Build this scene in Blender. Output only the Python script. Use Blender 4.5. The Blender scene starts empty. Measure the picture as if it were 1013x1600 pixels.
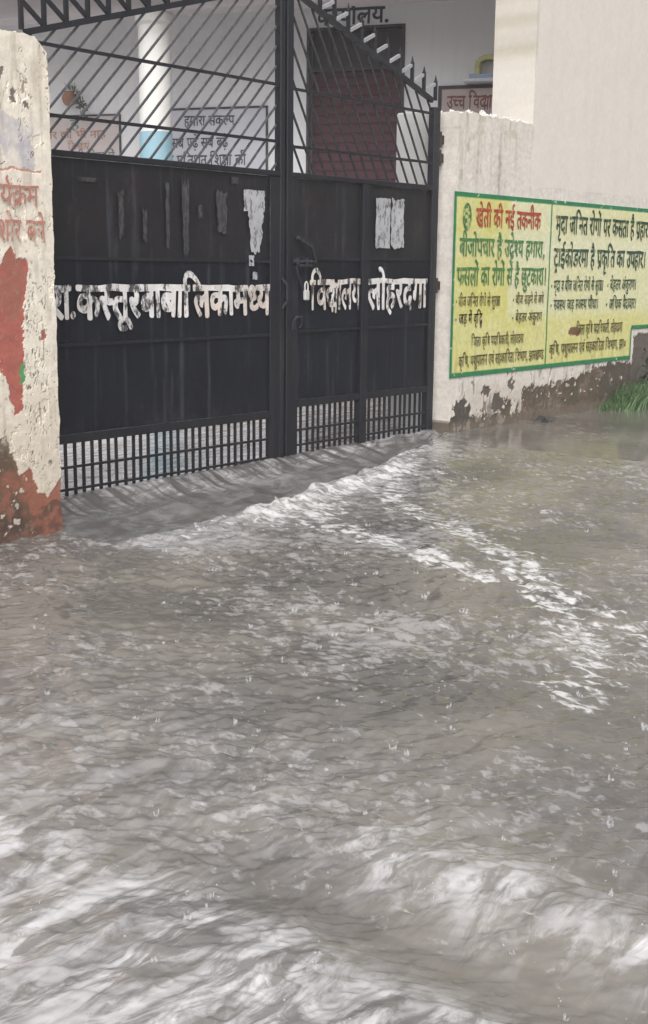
import bpy, math, random
import numpy as np
from mathutils import Vector, Matrix
random.seed(7)
RNG = np.random.default_rng(11)
S = bpy.context.scene
COL = S.collection

# ------------------------------------------------------------------ camera, sky, sun, exposure
cam = bpy.data.cameras.new('camera')
cam.sensor_fit = 'VERTICAL'; cam.sensor_height = 24.0
cam.lens = 1943.0/1600.0*24.0
cam.clip_start = 0.05; cam.clip_end = 3000
camo = bpy.data.objects.new('camera', cam); COL.objects.link(camo)
fw = Vector((0.75010791, 0.63236724, -0.19351951)); rt = Vector((0.64605625, -0.76322153, 0.01020883))
upv = Vector((0.14124253, 0.13268221, 0.98104331))
m = Matrix.Identity(4)
for i in range(3):
    m[i][0] = rt[i]; m[i][1] = upv[i]; m[i][2] = -fw[i]
m[2][3] = 1.5
camo.matrix_world = m
S.camera = camo

SUN_EL, SUN_AZ = math.radians(46), math.radians(218)   # azimuth counted from +X, counter-clockwise
W = bpy.data.worlds.new('World'); S.world = W; W.use_nodes = True
nt = W.node_tree; nt.nodes.clear()
sky = nt.nodes.new('ShaderNodeTexSky'); sky.sky_type = 'NISHITA'; sky.sun_disc = False
sky.sun_elevation = SUN_EL; sky.sun_rotation = math.radians(90) - SUN_AZ
sky.air_density = 1.0; sky.dust_density = 6.0; sky.ozone_density = 1.0
hs = nt.nodes.new('ShaderNodeHueSaturation'); hs.inputs['Saturation'].default_value = 0.16
bg = nt.nodes.new('ShaderNodeBackground'); bg.inputs['Strength'].default_value = 0.15
wo = nt.nodes.new('ShaderNodeOutputWorld')
nt.links.new(sky.outputs[0], hs.inputs['Color']); nt.links.new(hs.outputs[0], bg.inputs['Color']); nt.links.new(bg.outputs[0], wo.inputs['Surface'])
sl = bpy.data.lights.new('sun', 'SUN'); sl.energy = 0.5; sl.angle = math.radians(60); sl.color = (1.0, 0.985, 0.965)
so = bpy.data.objects.new('sun', sl); COL.objects.link(so)
sd = Vector((math.cos(SUN_EL)*math.cos(SUN_AZ), math.cos(SUN_EL)*math.sin(SUN_AZ), math.sin(SUN_EL)))
so.rotation_euler = sd.to_track_quat('Z', 'Y').to_euler()
S.view_settings.view_transform = 'Standard'; S.view_settings.look = 'None'
S.view_settings.exposure = 0.36; S.view_settings.gamma = 1.0

# ------------------------------------------------------------------ helpers
def lin(r, g, b):
    f = lambda c: ((c/255+0.055)/1.055)**2.4 if c/255 > 0.04045 else c/255/12.92
    return np.array([f(r), f(g), f(b)])
def perlin(x, y, seed=0):
    x = np.asarray(x, float); y = np.asarray(y, float)
    xi = np.floor(x).astype(np.int64); yi = np.floor(y).astype(np.int64)
    xf = x-xi; yf = y-yi
    u = xf*xf*xf*(xf*(xf*6-15)+10); v = yf*yf*yf*(yf*(yf*6-15)+10)
    def g(ix, iy, dx, dy):
        h = (ix*374761393 + iy*668265263 + seed*974634777) & 0xffffffff
        h = ((h ^ (h >> 13))*1274126177) & 0xffffffff
        a = ((h ^ (h >> 16)) & 0xffff)/65536.0*2*np.pi
        return np.cos(a)*dx + np.sin(a)*dy
    n00 = g(xi, yi, xf, yf); n10 = g(xi+1, yi, xf-1, yf); n01 = g(xi, yi+1, xf, yf-1); n11 = g(xi+1, yi+1, xf-1, yf-1)
    return ((n00*(1-u)+n10*u)*(1-v) + (n01*(1-u)+n11*u)*v)*1.5
def fbm(x, y, seed=0, o=4, gain=0.5):
    t = 0; a = 1.0; s = 0
    for k in range(o):
        t = t + a*perlin(x*2**k+17.3*k, y*2**k-9.1*k, seed+k); s += a; a *= gain
    return t/s
def sst(x, a=0.0, b=1.0):
    t = np.clip((x-a)/(b-a), 0, 1); return t*t*(3-2*t)
def in_poly(x, y, poly):
    r = np.zeros(x.shape, bool); n = len(poly); j = n-1
    for i in range(n):
        xi, yi = poly[i]; xj, yj = poly[j]
        c = ((yi > y) != (yj > y)) & (x < (xj-xi)*(y-yi)/(yj-yi+1e-12)+xi)
        r ^= c; j = i
    return r
def tag(o, label=None, cat=None, group=None, kind=None):
    if label: o['label'] = label
    if cat: o['category'] = cat
    if group: o['group'] = group
    if kind: o['kind'] = kind
    return o
def empty(name, loc=(0, 0, 0), rz=0.0):
    o = bpy.data.objects.new(name, None); COL.objects.link(o)
    o.location = loc; o.rotation_euler = (0, 0, rz); o.empty_display_size = 0.1
    return o
def link(name, me, mat=None, parent=None):
    o = bpy.data.objects.new(name, me); COL.objects.link(o)
    if mat is not None: me.materials.append(mat)
    if parent is not None: o.parent = parent
    return o
def mesh_np(name, v, f, smooth=False, cols=None):
    """v (n,3), f list or (m,k) array"""
    me = bpy.data.meshes.new(name)
    v = np.asarray(v, np.float32)
    f = np.asarray(f, np.int32); k = f.shape[1]
    me.vertices.add(len(v)); me.vertices.foreach_set('co', v.ravel())
    me.loops.add(f.size); me.loops.foreach_set('vertex_index', f.ravel())
    me.polygons.add(len(f)); me.polygons.foreach_set('loop_start', np.arange(0, f.size, k, dtype=np.int32))
    me.polygons.foreach_set('use_smooth', np.full(len(f), smooth))
    if cols is not None:
        ca = me.color_attributes.new('paint', 'FLOAT_COLOR', 'POINT')
        c4 = np.ones((len(v), 4), np.float32); c4[:, :3] = cols
        ca.data.foreach_set('color', c4.ravel())
    me.update(calc_edges=True); me.validate()
    return me
class MB:
    """collects boxes, bars, tubes and lumps, builds them as one mesh object"""
    def __init__(s): s.v = []; s.f = []
    def add(s, vs, fs):
        b = len(s.v); s.v += [tuple(p) for p in vs]; s.f += [tuple(i+b for i in q) for q in fs]
    def box(s, a, b, bev=0.0):
        x0, y0, z0 = a; x1, y1, z1 = b
        if bev <= 0:
            s.add([(x0,y0,z0),(x1,y0,z0),(x1,y1,z0),(x0,y1,z0),(x0,y0,z1),(x1,y0,z1),(x1,y1,z1),(x0,y1,z1)],
                  [(0,3,2,1),(4,5,6,7),(0,1,5,4),(1,2,6,5),(2,3,7,6),(3,0,4,7)])
            return
        e = bev; pts = []
        for z, i in ((z0, e), (z0+e, 0), (z1-e, 0), (z1, e)):
            j = e-i
            x0i, x1i, y0i, y1i = x0+i, x1-i, y0+i, y1-i
            c = e
            if i: c = e*0.5
            pts += [(x0i+c, y0i, z), (x1i-c, y0i, z), (x1i, y0i+c, z), (x1i, y1i-c, z), (x1i-c, y1i, z), (x0i+c, y1i, z), (x0i, y1i-c, z), (x0i, y0i+c, z)]
        fs = [tuple(range(7, -1, -1)), tuple(range(24, 32))]
        for l in range(3):
            for k in range(8):
                fs.append((l*8+k, l*8+(k+1) % 8, (l+1)*8+(k+1) % 8, (l+1)*8+k))
        s.add(pts, fs)
    def bar(s, p, q, w, d, ref=(0, 1, 0)):
        """rectangular bar from p to q, w wide across ref, d deep along ref"""
        p = Vector(p); q = Vector(q); t = (q-p).normalized(); r = Vector(ref); r = (r-t*r.dot(t)).normalized(); n = t.cross(r)
        vs = []
        for c in (p, q):
            for a, b in ((-1,-1),(1,-1),(1,1),(-1,1)): vs.append(c+n*(a*w/2)+r*(b*d/2))
        s.add(vs, [(0,3,2,1),(4,5,6,7),(0,1,5,4),(1,2,6,5),(2,3,7,6),(3,0,4,7)])
    def tube(s, pts, r, n=8, cap=True):
        pts = [Vector(p) for p in pts]; rs = r if isinstance(r, (list, tuple)) else [r]*len(pts)
        vs = []; fs = []; ref = None
        for i, p in enumerate(pts):
            t = (pts[min(i+1, len(pts)-1)]-pts[max(i-1, 0)]).normalized()
            if ref is None: ref = t.orthogonal().normalized()
            ref = (ref-t*ref.dot(t)).normalized(); b = t.cross(ref)
            for k in range(n):
                a = 2*math.pi*k/n; vs.append(p+(ref*math.cos(a)+b*math.sin(a))*rs[i])
        for i in range(len(pts)-1):
            for k in range(n): fs.append((i*n+k, i*n+(k+1) % n, (i+1)*n+(k+1) % n, (i+1)*n+k))
        if cap: fs += [tuple(range(n-1, -1, -1)), tuple(range((len(pts)-1)*n, len(pts)*n))]
        s.add(vs, fs)
    def lathe(s, prof, c, n=24):
        vs = []; fs = []
        for r, z in prof:
            for k in range(n):
                a = 2*math.pi*k/n; vs.append((c[0]+r*math.cos(a), c[1]+r*math.sin(a), c[2]+z))
        for i in range(len(prof)-1):
            for k in range(n): fs.append((i*n+k, i*n+(k+1) % n, (i+1)*n+(k+1) % n, (i+1)*n+k))
        fs += [tuple(range(n-1, -1, -1)), tuple(range((len(prof)-1)*n, len(prof)*n))]
        s.add(vs, fs)
    def lump(s, c, r, seed=0, sq=(1, 1, 1), jag=0.35):
        rnd = random.Random(seed); n = 7
        vs = [(c[0], c[1], c[2]-r*sq[2])]; fs = []
        for i in range(1, 4):
            th = math.pi*i/4
            for k in range(n):
                ph = 2*math.pi*(k+0.5*(i % 2))/n; rr = r*(1+rnd.uniform(-jag, jag))
                vs.append((c[0]+rr*sq[0]*math.sin(th)*math.cos(ph), c[1]+rr*sq[1]*math.sin(th)*math.sin(ph), c[2]-rr*sq[2]*math.cos(th)))
        vs.append((c[0], c[1], c[2]+r*sq[2]*(1+rnd.uniform(-jag, jag))))
        for k in range(n): fs.append((0, 1+(k+1) % n, 1+k))
        for i in range(2):
            for k in range(n): fs.append((1+i*n+k, 1+i*n+(k+1) % n, 1+(i+1)*n+(k+1) % n, 1+(i+1)*n+k))
        t = len(vs)-1
        for k in range(n): fs.append((1+2*n+k, 1+2*n+(k+1) % n, t))
        s.add(vs, fs)
    def build(s, name, mat, parent=None, smooth=False):
        me = bpy.data.meshes.new(name); me.from_pydata(s.v, [], s.f)
        if smooth:
            for p in me.polygons: p.use_smooth = True
        me.update()
        return link(name, me, mat, parent)

# ------------------------------------------------------------------ materials
class N:
    def __init__(s, name):
        s.m = bpy.data.materials.new(name); s.m.use_nodes = True; s.t = s.m.node_tree
        s.b = s.t.nodes['Principled BSDF']; s.out = s.t.nodes['Material Output']
    def n(s, typ, **k):
        x = s.t.nodes.new(typ)
        for a, b in k.items(): setattr(x, a, b)
        return x
    def l(s, a, b): s.t.links.new(a, b)
    def coord(s, scale=(1, 1, 1), rot=(0, 0, 0)):
        tc = s.n('ShaderNodeTexCoord'); mp = s.n('ShaderNodeMapping')
        mp.inputs['Scale'].default_value = scale; mp.inputs['Rotation'].default_value = rot
        s.l(tc.outputs['Object'], mp.inputs['Vector']); return mp.outputs[0]
    def noise(s, vec, scale, detail=4, rough=0.55, dist=0.0):
        x = s.n('ShaderNodeTexNoise'); s.l(vec, x.inputs['Vector'])
        x.inputs['Scale'].default_value = scale; x.inputs['Detail'].default_value = detail
        x.inputs['Roughness'].default_value = rough; x.inputs['Distortion'].default_value = dist
        return x.outputs['Fac']
    def ramp(s, fac, lo, hi, a=0.0, b=1.0):
        x = s.n('ShaderNodeMapRange', interpolation_type='SMOOTHSTEP')
        x.inputs['From Min'].default_value = lo; x.inputs['From Max'].default_value = hi
        x.inputs['To Min'].default_value = a; x.inputs['To Max'].default_value = b
        s.l(fac, x.inputs['Value']); return x.outputs[0]
    def math(s, op, a, b):
        x = s.n('ShaderNodeMath', operation=op)
        for i, q in enumerate((a, b)):
            if isinstance(q, (int, float)): x.inputs[i].default_value = q
            else: s.l(q, x.inputs[i])
        return x.outputs[0]
    def mix(s, fac, a, b, blend='MIX'):
        x = s.n('ShaderNodeMix', data_type='RGBA', blend_type=blend)
        if isinstance(fac, (int, float)): x.inputs[0].default_value = fac
        else: s.l(fac, x.inputs[0])
        for i, q in ((6, a), (7, b)):
            if isinstance(q, (tuple, list, np.ndarray)): x.inputs[i].default_value = (*[float(c) for c in q[:3]], 1)
            else: s.l(q, x.inputs[i])
        return x.outputs[2]
    def attr(s, name):
        x = s.n('ShaderNodeAttribute', attribute_name=name); return x
    def bump(s, h, strength, dist):
        x = s.n('ShaderNodeBump'); x.inputs['Strength'].default_value = strength; x.inputs['Distance'].default_value = dist
        s.l(h, x.inputs['Height']); s.l(x.outputs[0], s.b.inputs['Normal'])
    def set(s, **k):
        for a, v in k.items():
            i = s.b.inputs[a.replace('_', ' ')]
            if isinstance(v, (int, float)): i.default_value = v
            elif isinstance(v, (tuple, list, np.ndarray)): i.default_value = (*[float(c) for c in v[:3]], 1)
            else: s.l(v, i)
        return s.m

def plaster(name, col, var=0.12, rough=0.85, streak=0.25, dirt=(0.32, 0.29, 0.25), scale=1.0):
    """painted plaster: blotches, rain runs, fine grain"""
    k = N(name); v = k.coord(); vs = k.coord((9, 9, 0.5))
    blot = k.ramp(k.noise(v, 1.6*scale, 6), 0.35, 0.7)
    runs = k.ramp(k.noise(vs, 1.4, 5, 0.6), 0.52, 0.78)
    c = k.mix(k.math('MULTIPLY', blot, var), col, tuple(np.array(col)*0.72))
    c = k.mix(k.math('MULTIPLY', runs, streak), c, dirt)
    g = k.noise(v, 60, 6, 0.65)
    k.bump(g, 0.25, 0.01)
    return k.set(Base_Color=c, Roughness=rough)
def painted(name, rough=0.8, bump=0.3, grain=70, streak=0.0, lo=0.86, hi=1.08):
    """colour comes from the painted point colours (chips, stains, old paint layers); grain from noise"""
    k = N(name); v = k.coord(); a = k.attr('paint').outputs['Color']
    g = k.noise(v, grain, 6, 0.65); sp = k.ramp(k.noise(v, 24, 5, 0.7), 0.3, 0.75, lo, hi)
    c = k.mix(1.0, a, sp, 'MULTIPLY')
    k.bump(g, bump, 0.008)
    return k.set(Base_Color=c, Roughness=rough)
def steel(name, col=(0.012, 0.0125, 0.017), wear=0.5, rough=0.42):
    """black gate paint, wet and run with rain, rust freckles"""
    k = N(name); v = k.coord(); vs = k.coord((22, 22, 0.55))
    runs = k.ramp(k.noise(vs, 1.5, 5, 0.65), 0.45, 0.8)
    bl = k.ramp(k.noise(v, 2.2, 5), 0.4, 0.75)
    rust = k.ramp(k.noise(v, 14, 7, 0.7), 0.62, 0.74)
    c = k.mix(k.math('MULTIPLY', runs, 0.6), col, tuple(np.array(col)*2.4+0.006))
    c = k.mix(k.math('MULTIPLY', bl, 0.4), c, (0.030, 0.026, 0.026))
    c = k.mix(k.math('MULTIPLY', rust, wear), c, (0.060, 0.036, 0.028))
    k.bump(k.noise(v, 45, 5), 0.2, 0.004)
    r = k.ramp(k.noise(vs, 2.0, 4), 0.3, 0.8, rough-0.14, rough+0.2)
    return k.set(Base_Color=c, Roughness=r, Specular_IOR_Level=0.35)
def letterpaint(name, col, wear=0.35, under=(0.025, 0.025, 0.03), scale=30.0, rough=0.6, tint=None):
    k = N(name); v = k.coord(); vz = k.coord((1.0, 1.0, 0.45))
    w = k.ramp(k.noise(vz, scale, 6, 0.7), 0.62-wear*0.3, 0.70-wear*0.25)
    t = k.ramp(k.noise(v, 2.6, 4), 0.45, 0.62)
    c = k.mix(k.math('MULTIPLY', t, 0.8 if tint is not None else 0.0), col, tint if tint is not None else col)
    b = k.ramp(k.noise(v, 9, 4), 0.3, 0.75, 0.8, 1.05)
    c = k.mix(1.0, c, b, 'MULTIPLY')
    c = k.mix(k.math('MULTIPLY', w, min(1.0, wear*2.2)), c, under)
    return k.set(Base_Color=c, Roughness=rough)
def plain(name, col, rough=0.6, noise=0.15, scale=12, spec=0.5):
    k = N(name); v = k.coord()
    f = k.ramp(k.noise(v, scale, 5), 0.3, 0.7)
    c = k.mix(k.math('MULTIPLY', f, noise), col, tuple(np.array(col)*0.45))
    k.bump(k.noise(v, scale*5, 4), 0.15, 0.005)
    return k.set(Base_Color=c, Roughness=rough, Specular_IOR_Level=spec)

M = {}
M['pillar'] = painted('old_pillar_paint', 0.8, 0.3)
M['wallpaint'] = painted('compound_wall_paint', 0.82, 0.35)
M['plainwall'] = painted('tall_wall_paint', 0.85, 0.10, 50, 0.0, 0.95, 1.03)
M['signpaint'] = painted('sign_paint', 0.7, 0.12)
M['steel'] = steel('black_gate_paint')
M['sheet'] = painted('gate_sheet_paint', 0.40, 0.12, 45)
M['sheet'].node_tree.nodes['Principled BSDF'].inputs['Specular IOR Level'].default_value = 0.28
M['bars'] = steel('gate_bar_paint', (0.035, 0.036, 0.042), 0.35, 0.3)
M['barsheen'] = steel('gate_bar_sky_sheen', (0.085, 0.085, 0.092), 0.25, 0.28)  # left leaf's leaning bars: wet sky reflection painted as lighter grey
M['braceglint'] = plain('brace_sky_glint', (0.36, 0.36, 0.37), 0.35, 0.4, 20)  # right leaf's spike braces: glint of the sky painted as pale grey
M['gletter'] = letterpaint('white_gate_lettering', (0.80, 0.78, 0.77), 0.42, (0.02, 0.02, 0.024), 17, 0.55, (0.66, 0.56, 0.48))
M['paper'] = letterpaint('weathered_paper', (0.44, 0.44, 0.455), 0.34, (0.06, 0.06, 0.07), 36, 0.8)
M['paperfaint'] = letterpaint('paper_residue', (0.070, 0.066, 0.067), 0.6, (0.03, 0.03, 0.036), 40, 0.8)
M['facade'] = plaster('school_wall_paint', (0.80, 0.795, 0.81), 0.12, 0.85, 0.12)
M['fascia'] = plaster('slab_edge_paint', (0.70, 0.73, 0.80), 0.25, 0.85, 0.35)
M['beam'] = plaster('beam_paint', (0.62, 0.57, 0.58), 0.2, 0.85, 0.25)
M['column'] = plaster('column_white', (0.78, 0.77, 0.74), 0.08, 0.8, 0.12)
M['columnblue'] = plaster('column_blue', (0.30, 0.49, 0.58), 0.1, 0.7, 0.1)
M['shutter'] = plain('maroon_shutter_paint', (0.075, 0.022, 0.032), 0.6, 0.25, 3)
M['transom_shade'] = plain('transom_shade_paint', (0.05, 0.04, 0.045), 0.5, 0.3, 3)  # shade of the door's upper opening painted dark; the frame shares it
M['concrete'] = plain('courtyard_concrete', (0.34, 0.32, 0.30), 0.9, 0.3, 4)
M['mortar'] = plain('white_mortar', (0.74, 0.72, 0.69), 0.9, 0.25, 20)
M['brass'] = plain('padlock_metal', (0.55, 0.55, 0.53), 0.35, 0.2, 30)
M['dark'] = letterpaint('dark_lettering', (0.045, 0.045, 0.055), 0.12, (0.3, 0.3, 0.3), 40)
M['rock'] = plain('wet_rock', (0.07, 0.065, 0.06), 0.5, 0.5, 18)
M['green'] = plain('green_plastic', (0.02, 0.20, 0.12), 0.35, 0.1, 8)
M['terracotta'] = plain('terracotta', (0.36, 0.19, 0.13), 0.8, 0.3, 14)
M['leaf'] = plain('dull_leaf', (0.09, 0.11, 0.09), 0.6, 0.4, 10)
M['iron'] = plain('bracket_iron', (0.05, 0.05, 0.05), 0.6, 0.3, 10)

# ------------------------------------------------------------------ Devanagari lettering
_G = {}
def glyph(ch, off):
    key = (ch, off)
    if key in _G: return _G[key]
    def tri(body):
        cu = bpy.data.curves.new('glyph', 'FONT'); cu.body = body; cu.size = 1.0; cu.resolution_u = 4
        o = bpy.data.objects.new('glyph', cu); COL.objects.link(o)
        dg = bpy.context.evaluated_depsgraph_get(); me = bpy.data.meshes.new_from_object(o.evaluated_get(dg))
        v = np.zeros(len(me.vertices)*3, np.float32); me.vertices.foreach_get('co', v); v = v.reshape(-1, 3)[:, :2]
        me.calc_loop_triangles(); t = np.zeros(len(me.loop_triangles)*3, np.int32); me.loop_triangles.foreach_get('vertices', t)
        bpy.data.objects.remove(o); bpy.data.meshes.remove(me); bpy.data.curves.remove(cu)
        return v[t.reshape(-1, 3)] if len(v) else np.zeros((0, 3, 2))
    T = tri(ch)
    adv = tri(ch+'।')[:, :, 0].max()-0.275 if ch not in '।' else 0.46
    _G[key] = (T, float(adv)); return _G[key]
def clip_x(T, xc):
    out = []
    for t in T:
        p = [tuple(q) for q in t]; r = []
        for i in range(3):
            a, b = p[i], p[(i+1) % 3]
            if a[0] <= xc: r.append(a)
            if (a[0] <= xc) != (b[0] <= xc):
                k = (xc-a[0])/(b[0]-a[0]); r.append((xc, a[1]+k*(b[1]-a[1])))
        for i in range(1, len(r)-1): out.append((r[0], r[i], r[i+1]))
    return np.array(out).reshape(-1, 3, 2)
def stroke(pts, w):
    pts = [np.array(p, float) for p in pts]; L = []; out = []
    for i, p in enumerate(pts):
        d = pts[min(i+1, len(pts)-1)]-pts[max(i-1, 0)]; d /= np.linalg.norm(d)+1e-9
        nrm = np.array([-d[1], d[0]])*w/2; L.append((p+nrm, p-nrm))
    for i in range(len(pts)-1):
        a, b = L[i]; c, d = L[i+1]; out += [(a, b, d), (a, d, c)]
    return np.array(out).reshape(-1, 3, 2)
SIGNS = set('ािीुूृेैोौंँःॅ'); VIR = '्'
STEM = set('खगघचजञणतथधनपफबभमयलवशषस')
def shape(txt, off=0.0, sw=0.075):
    """lays a Devanagari string out: pre-base i, half forms cut at their stem, reph, ra below. returns triangles, width"""
    out = []; x = 0.0; i = 0; n = len(txt)
    def put(T, dx, dy=0.0, sx=1.0, sy=1.0):
        if len(T): out.append(T*np.array([sx, sy])+np.array([dx, dy]))
    while i < n:
        ch = txt[i]
        if ch == ' ': x += 0.30; i += 1; continue
        if ch == '•':
            a = np.linspace(0, 2*np.pi, 9); c = np.array([0.12, 0.30]); r = 0.085
            out.append(np.array([(c, c+r*np.array([np.cos(a[k]), np.sin(a[k])]), c+r*np.array([np.cos(a[k+1]), np.sin(a[k+1])])) for k in range(8)])+np.array([x, 0])); x += 0.34; i += 1; continue
        cons = [ch]; i += 1
        while i+1 < n and txt[i] == VIR: cons.append(txt[i+1]); i += 2
        tail_vir = i < n and txt[i] == VIR
        if tail_vir: i += 1
        signs = []
        while i < n and txt[i] in SIGNS: signs.append(txt[i]); i += 1
        reph = len(cons) > 1 and cons[0] == 'र'
        if reph: cons = cons[1:]
        if 'ि' in signs:
            T, a = glyph('ि', off); put(T, x); x += a
        k = 0
        xs = x
        while k < len(cons):
            c = cons[k]; nx = cons[k+1] if k+1 < len(cons) else None
            T, a = glyph(c, off)
            if c == 'क' and nx == 'ष':
                put(stroke([(0.0, .59), (0.66, .59)], sw*0.9), x); put(stroke([(0.54, .6), (0.54, 0)], sw*1.2), x)
                put(stroke([(.30, .55), (.14, .50), (.12, .40), (.24, .34), (.36, .36), (.20, .24), (.12, .12), (.20, .02), (.34, .05), (.36, .16), (.24, .20)], sw), x)
                put(stroke([(.34, .36), (.54, .30)], sw), x); x += 0.64; k += 2; continue
            if nx == 'र':
                put(T, x)
                if c in 'टडठद': put(stroke([(a*.30, -.22), (a*.48, -.06), (a*.66, -.22)], sw), x)
                else:
                    st = T[:, :, 0][T[:, :, 1] < 0.4].max() if len(T) else a
                    if c == 'क': st = a*0.52
                    put(stroke([(st-.03, .18), (st-.14, .09), (st-.27, -.03)], sw), x)
                x += a; k += 2; continue
            if nx is None:
                put(T, x); x += a
            elif c in STEM:
                lo = T[:, :, 0][T[:, :, 1] < 0.45].max(); xc = lo-0.10
                put(clip_x(T, xc), x); x += xc-0.02
            elif c == 'द' and nx == 'य':
                put(T, x); T2, a2 = glyph('य', off); put(T2, x+a*0.62, -0.06, 0.78, 1.0); x += a*0.62+a2*0.78; k += 1
            elif c == 'द':
                put(T, x); T2, a2 = glyph(nx, off); put(T2, x+.10, -.32, .62, .62); x += a; k += 1
            elif c == 'क':
                put(clip_x(T, a*0.80), x); x += a*0.76
            else:
                put(T, x); v, _ = glyph(VIR, off); put(v, x+a); x += a
            k += 1
        if tail_vir:
            v, _ = glyph(VIR, off); put(v, x)
        for s_ in signs:
            if s_ == 'ि': continue
            T, a = glyph(s_, off)
            dx = 0.0
            if s_ in 'ुूृ' and cons[-1] in 'कफ': dx = -0.16
            put(T, x+dx); x += a
        if reph: put(stroke([(-.16, .88), (-.24, .80), (-.19, .74), (-.10, .63)], sw), x-0.02); 
    return (np.concatenate(out) if out else np.zeros((0, 3, 2))), x
def lettering(name, txt, x0, x1, ztop, zbase, y, mat, parent=None, off=0.0, wob=0.0, seed=0, slope=0.0, sw=0.085):
    T, w = shape(txt, off, sw); s = (ztop-zbase)/0.622
    if off > 0:
        T = np.concatenate([T+np.array([dx, dz])*off for dx, dz in ((0, 0), (1, 0), (-1, 0), (0, .8), (0, -.8), (.7, .6), (-.7, .6), (.7, -.6), (-.7, -.6))])
    P = T.reshape(-1, 2); X = x0+P[:, 0]/max(w, 1e-6)*(x1-x0); Z = zbase+P[:, 1]*s
    if wob:
        h = ztop-zbase
        X = X+wob*h*perlin(X/h*1.4, Z/h*1.4, seed+5); Z = Z+wob*h*perlin(X/h*1.4, Z/h*1.4, seed+9)
    Z = Z+slope*(X-x0)
    v = np.stack([X, np.full(len(X), y), Z], 1)
    # thickness of one coat of paint: tiny steps keep overlapping strokes from sharing a plane
    k = np.repeat(np.arange(len(T)), 3); v[:, 1] -= (k % 97)*0.000008
    f = np.arange(len(v)).reshape(-1, 3)
    # all letters face the street (-y)
    a = v[f[:, 1]]-v[f[:, 0]]; b = v[f[:, 2]]-v[f[:, 0]]; flip = (np.cross(a, b)[:, 1] > 0)
    f[flip] = f[flip][:, ::-1]
    o = link(name, mesh_np(name, v, f), mat, parent)
    return o

# ------------------------------------------------------------------ slabs with a finely divided, painted front face
def painted_slab(name, x0, x1, z0, z1, yf, yb, res, colfn, mat, parent=None, edge=None, disp=None, back=True, zs=None):
    nx = max(2, int((x1-x0)/res)); nz = max(2, int((z1-z0)/res))
    u = np.linspace(0, 1, nx+1); w = np.linspace(0, 1, nz+1)
    U, Wd = np.meshgrid(u, w); X = x0+(x1-x0)*U; Z = z0+(z1-z0)*Wd
    if edge is not None: X, Z = edge(X, Z, U, Wd)
    Y = np.full(X.shape, yf)
    if disp is not None: Y = Y+disp(X, Z)
    v = np.stack([X, Y, Z], -1).reshape(-1, 3); c = colfn(X, Z).reshape(-1, 3)
    idx = np.arange((nx+1)*(nz+1)).reshape(nz+1, nx+1)
    q = np.stack([idx[:-1, :-1], idx[:-1, 1:], idx[1:, 1:], idx[1:, :-1]], -1).reshape(-1, 4)
    loop = np.concatenate([idx[0, :-1], idx[:-1, -1], idx[-1, :0:-1], idx[:0:-1, 0]])
    vb = v[loop].copy(); vb[:, 1] = yb; nb = len(v)
    v = np.concatenate([v, vb]); c = np.concatenate([c, c[loop]])
    L = len(loop); ar = np.arange(L); nxt = (ar+1) % L
    side = np.stack([loop[nxt], loop[ar], nb+ar, nb+nxt], -1)
    me = mesh_np(name, v, np.concatenate([q, side]), False, c)
    return link(name, me, mat, parent)

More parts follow.
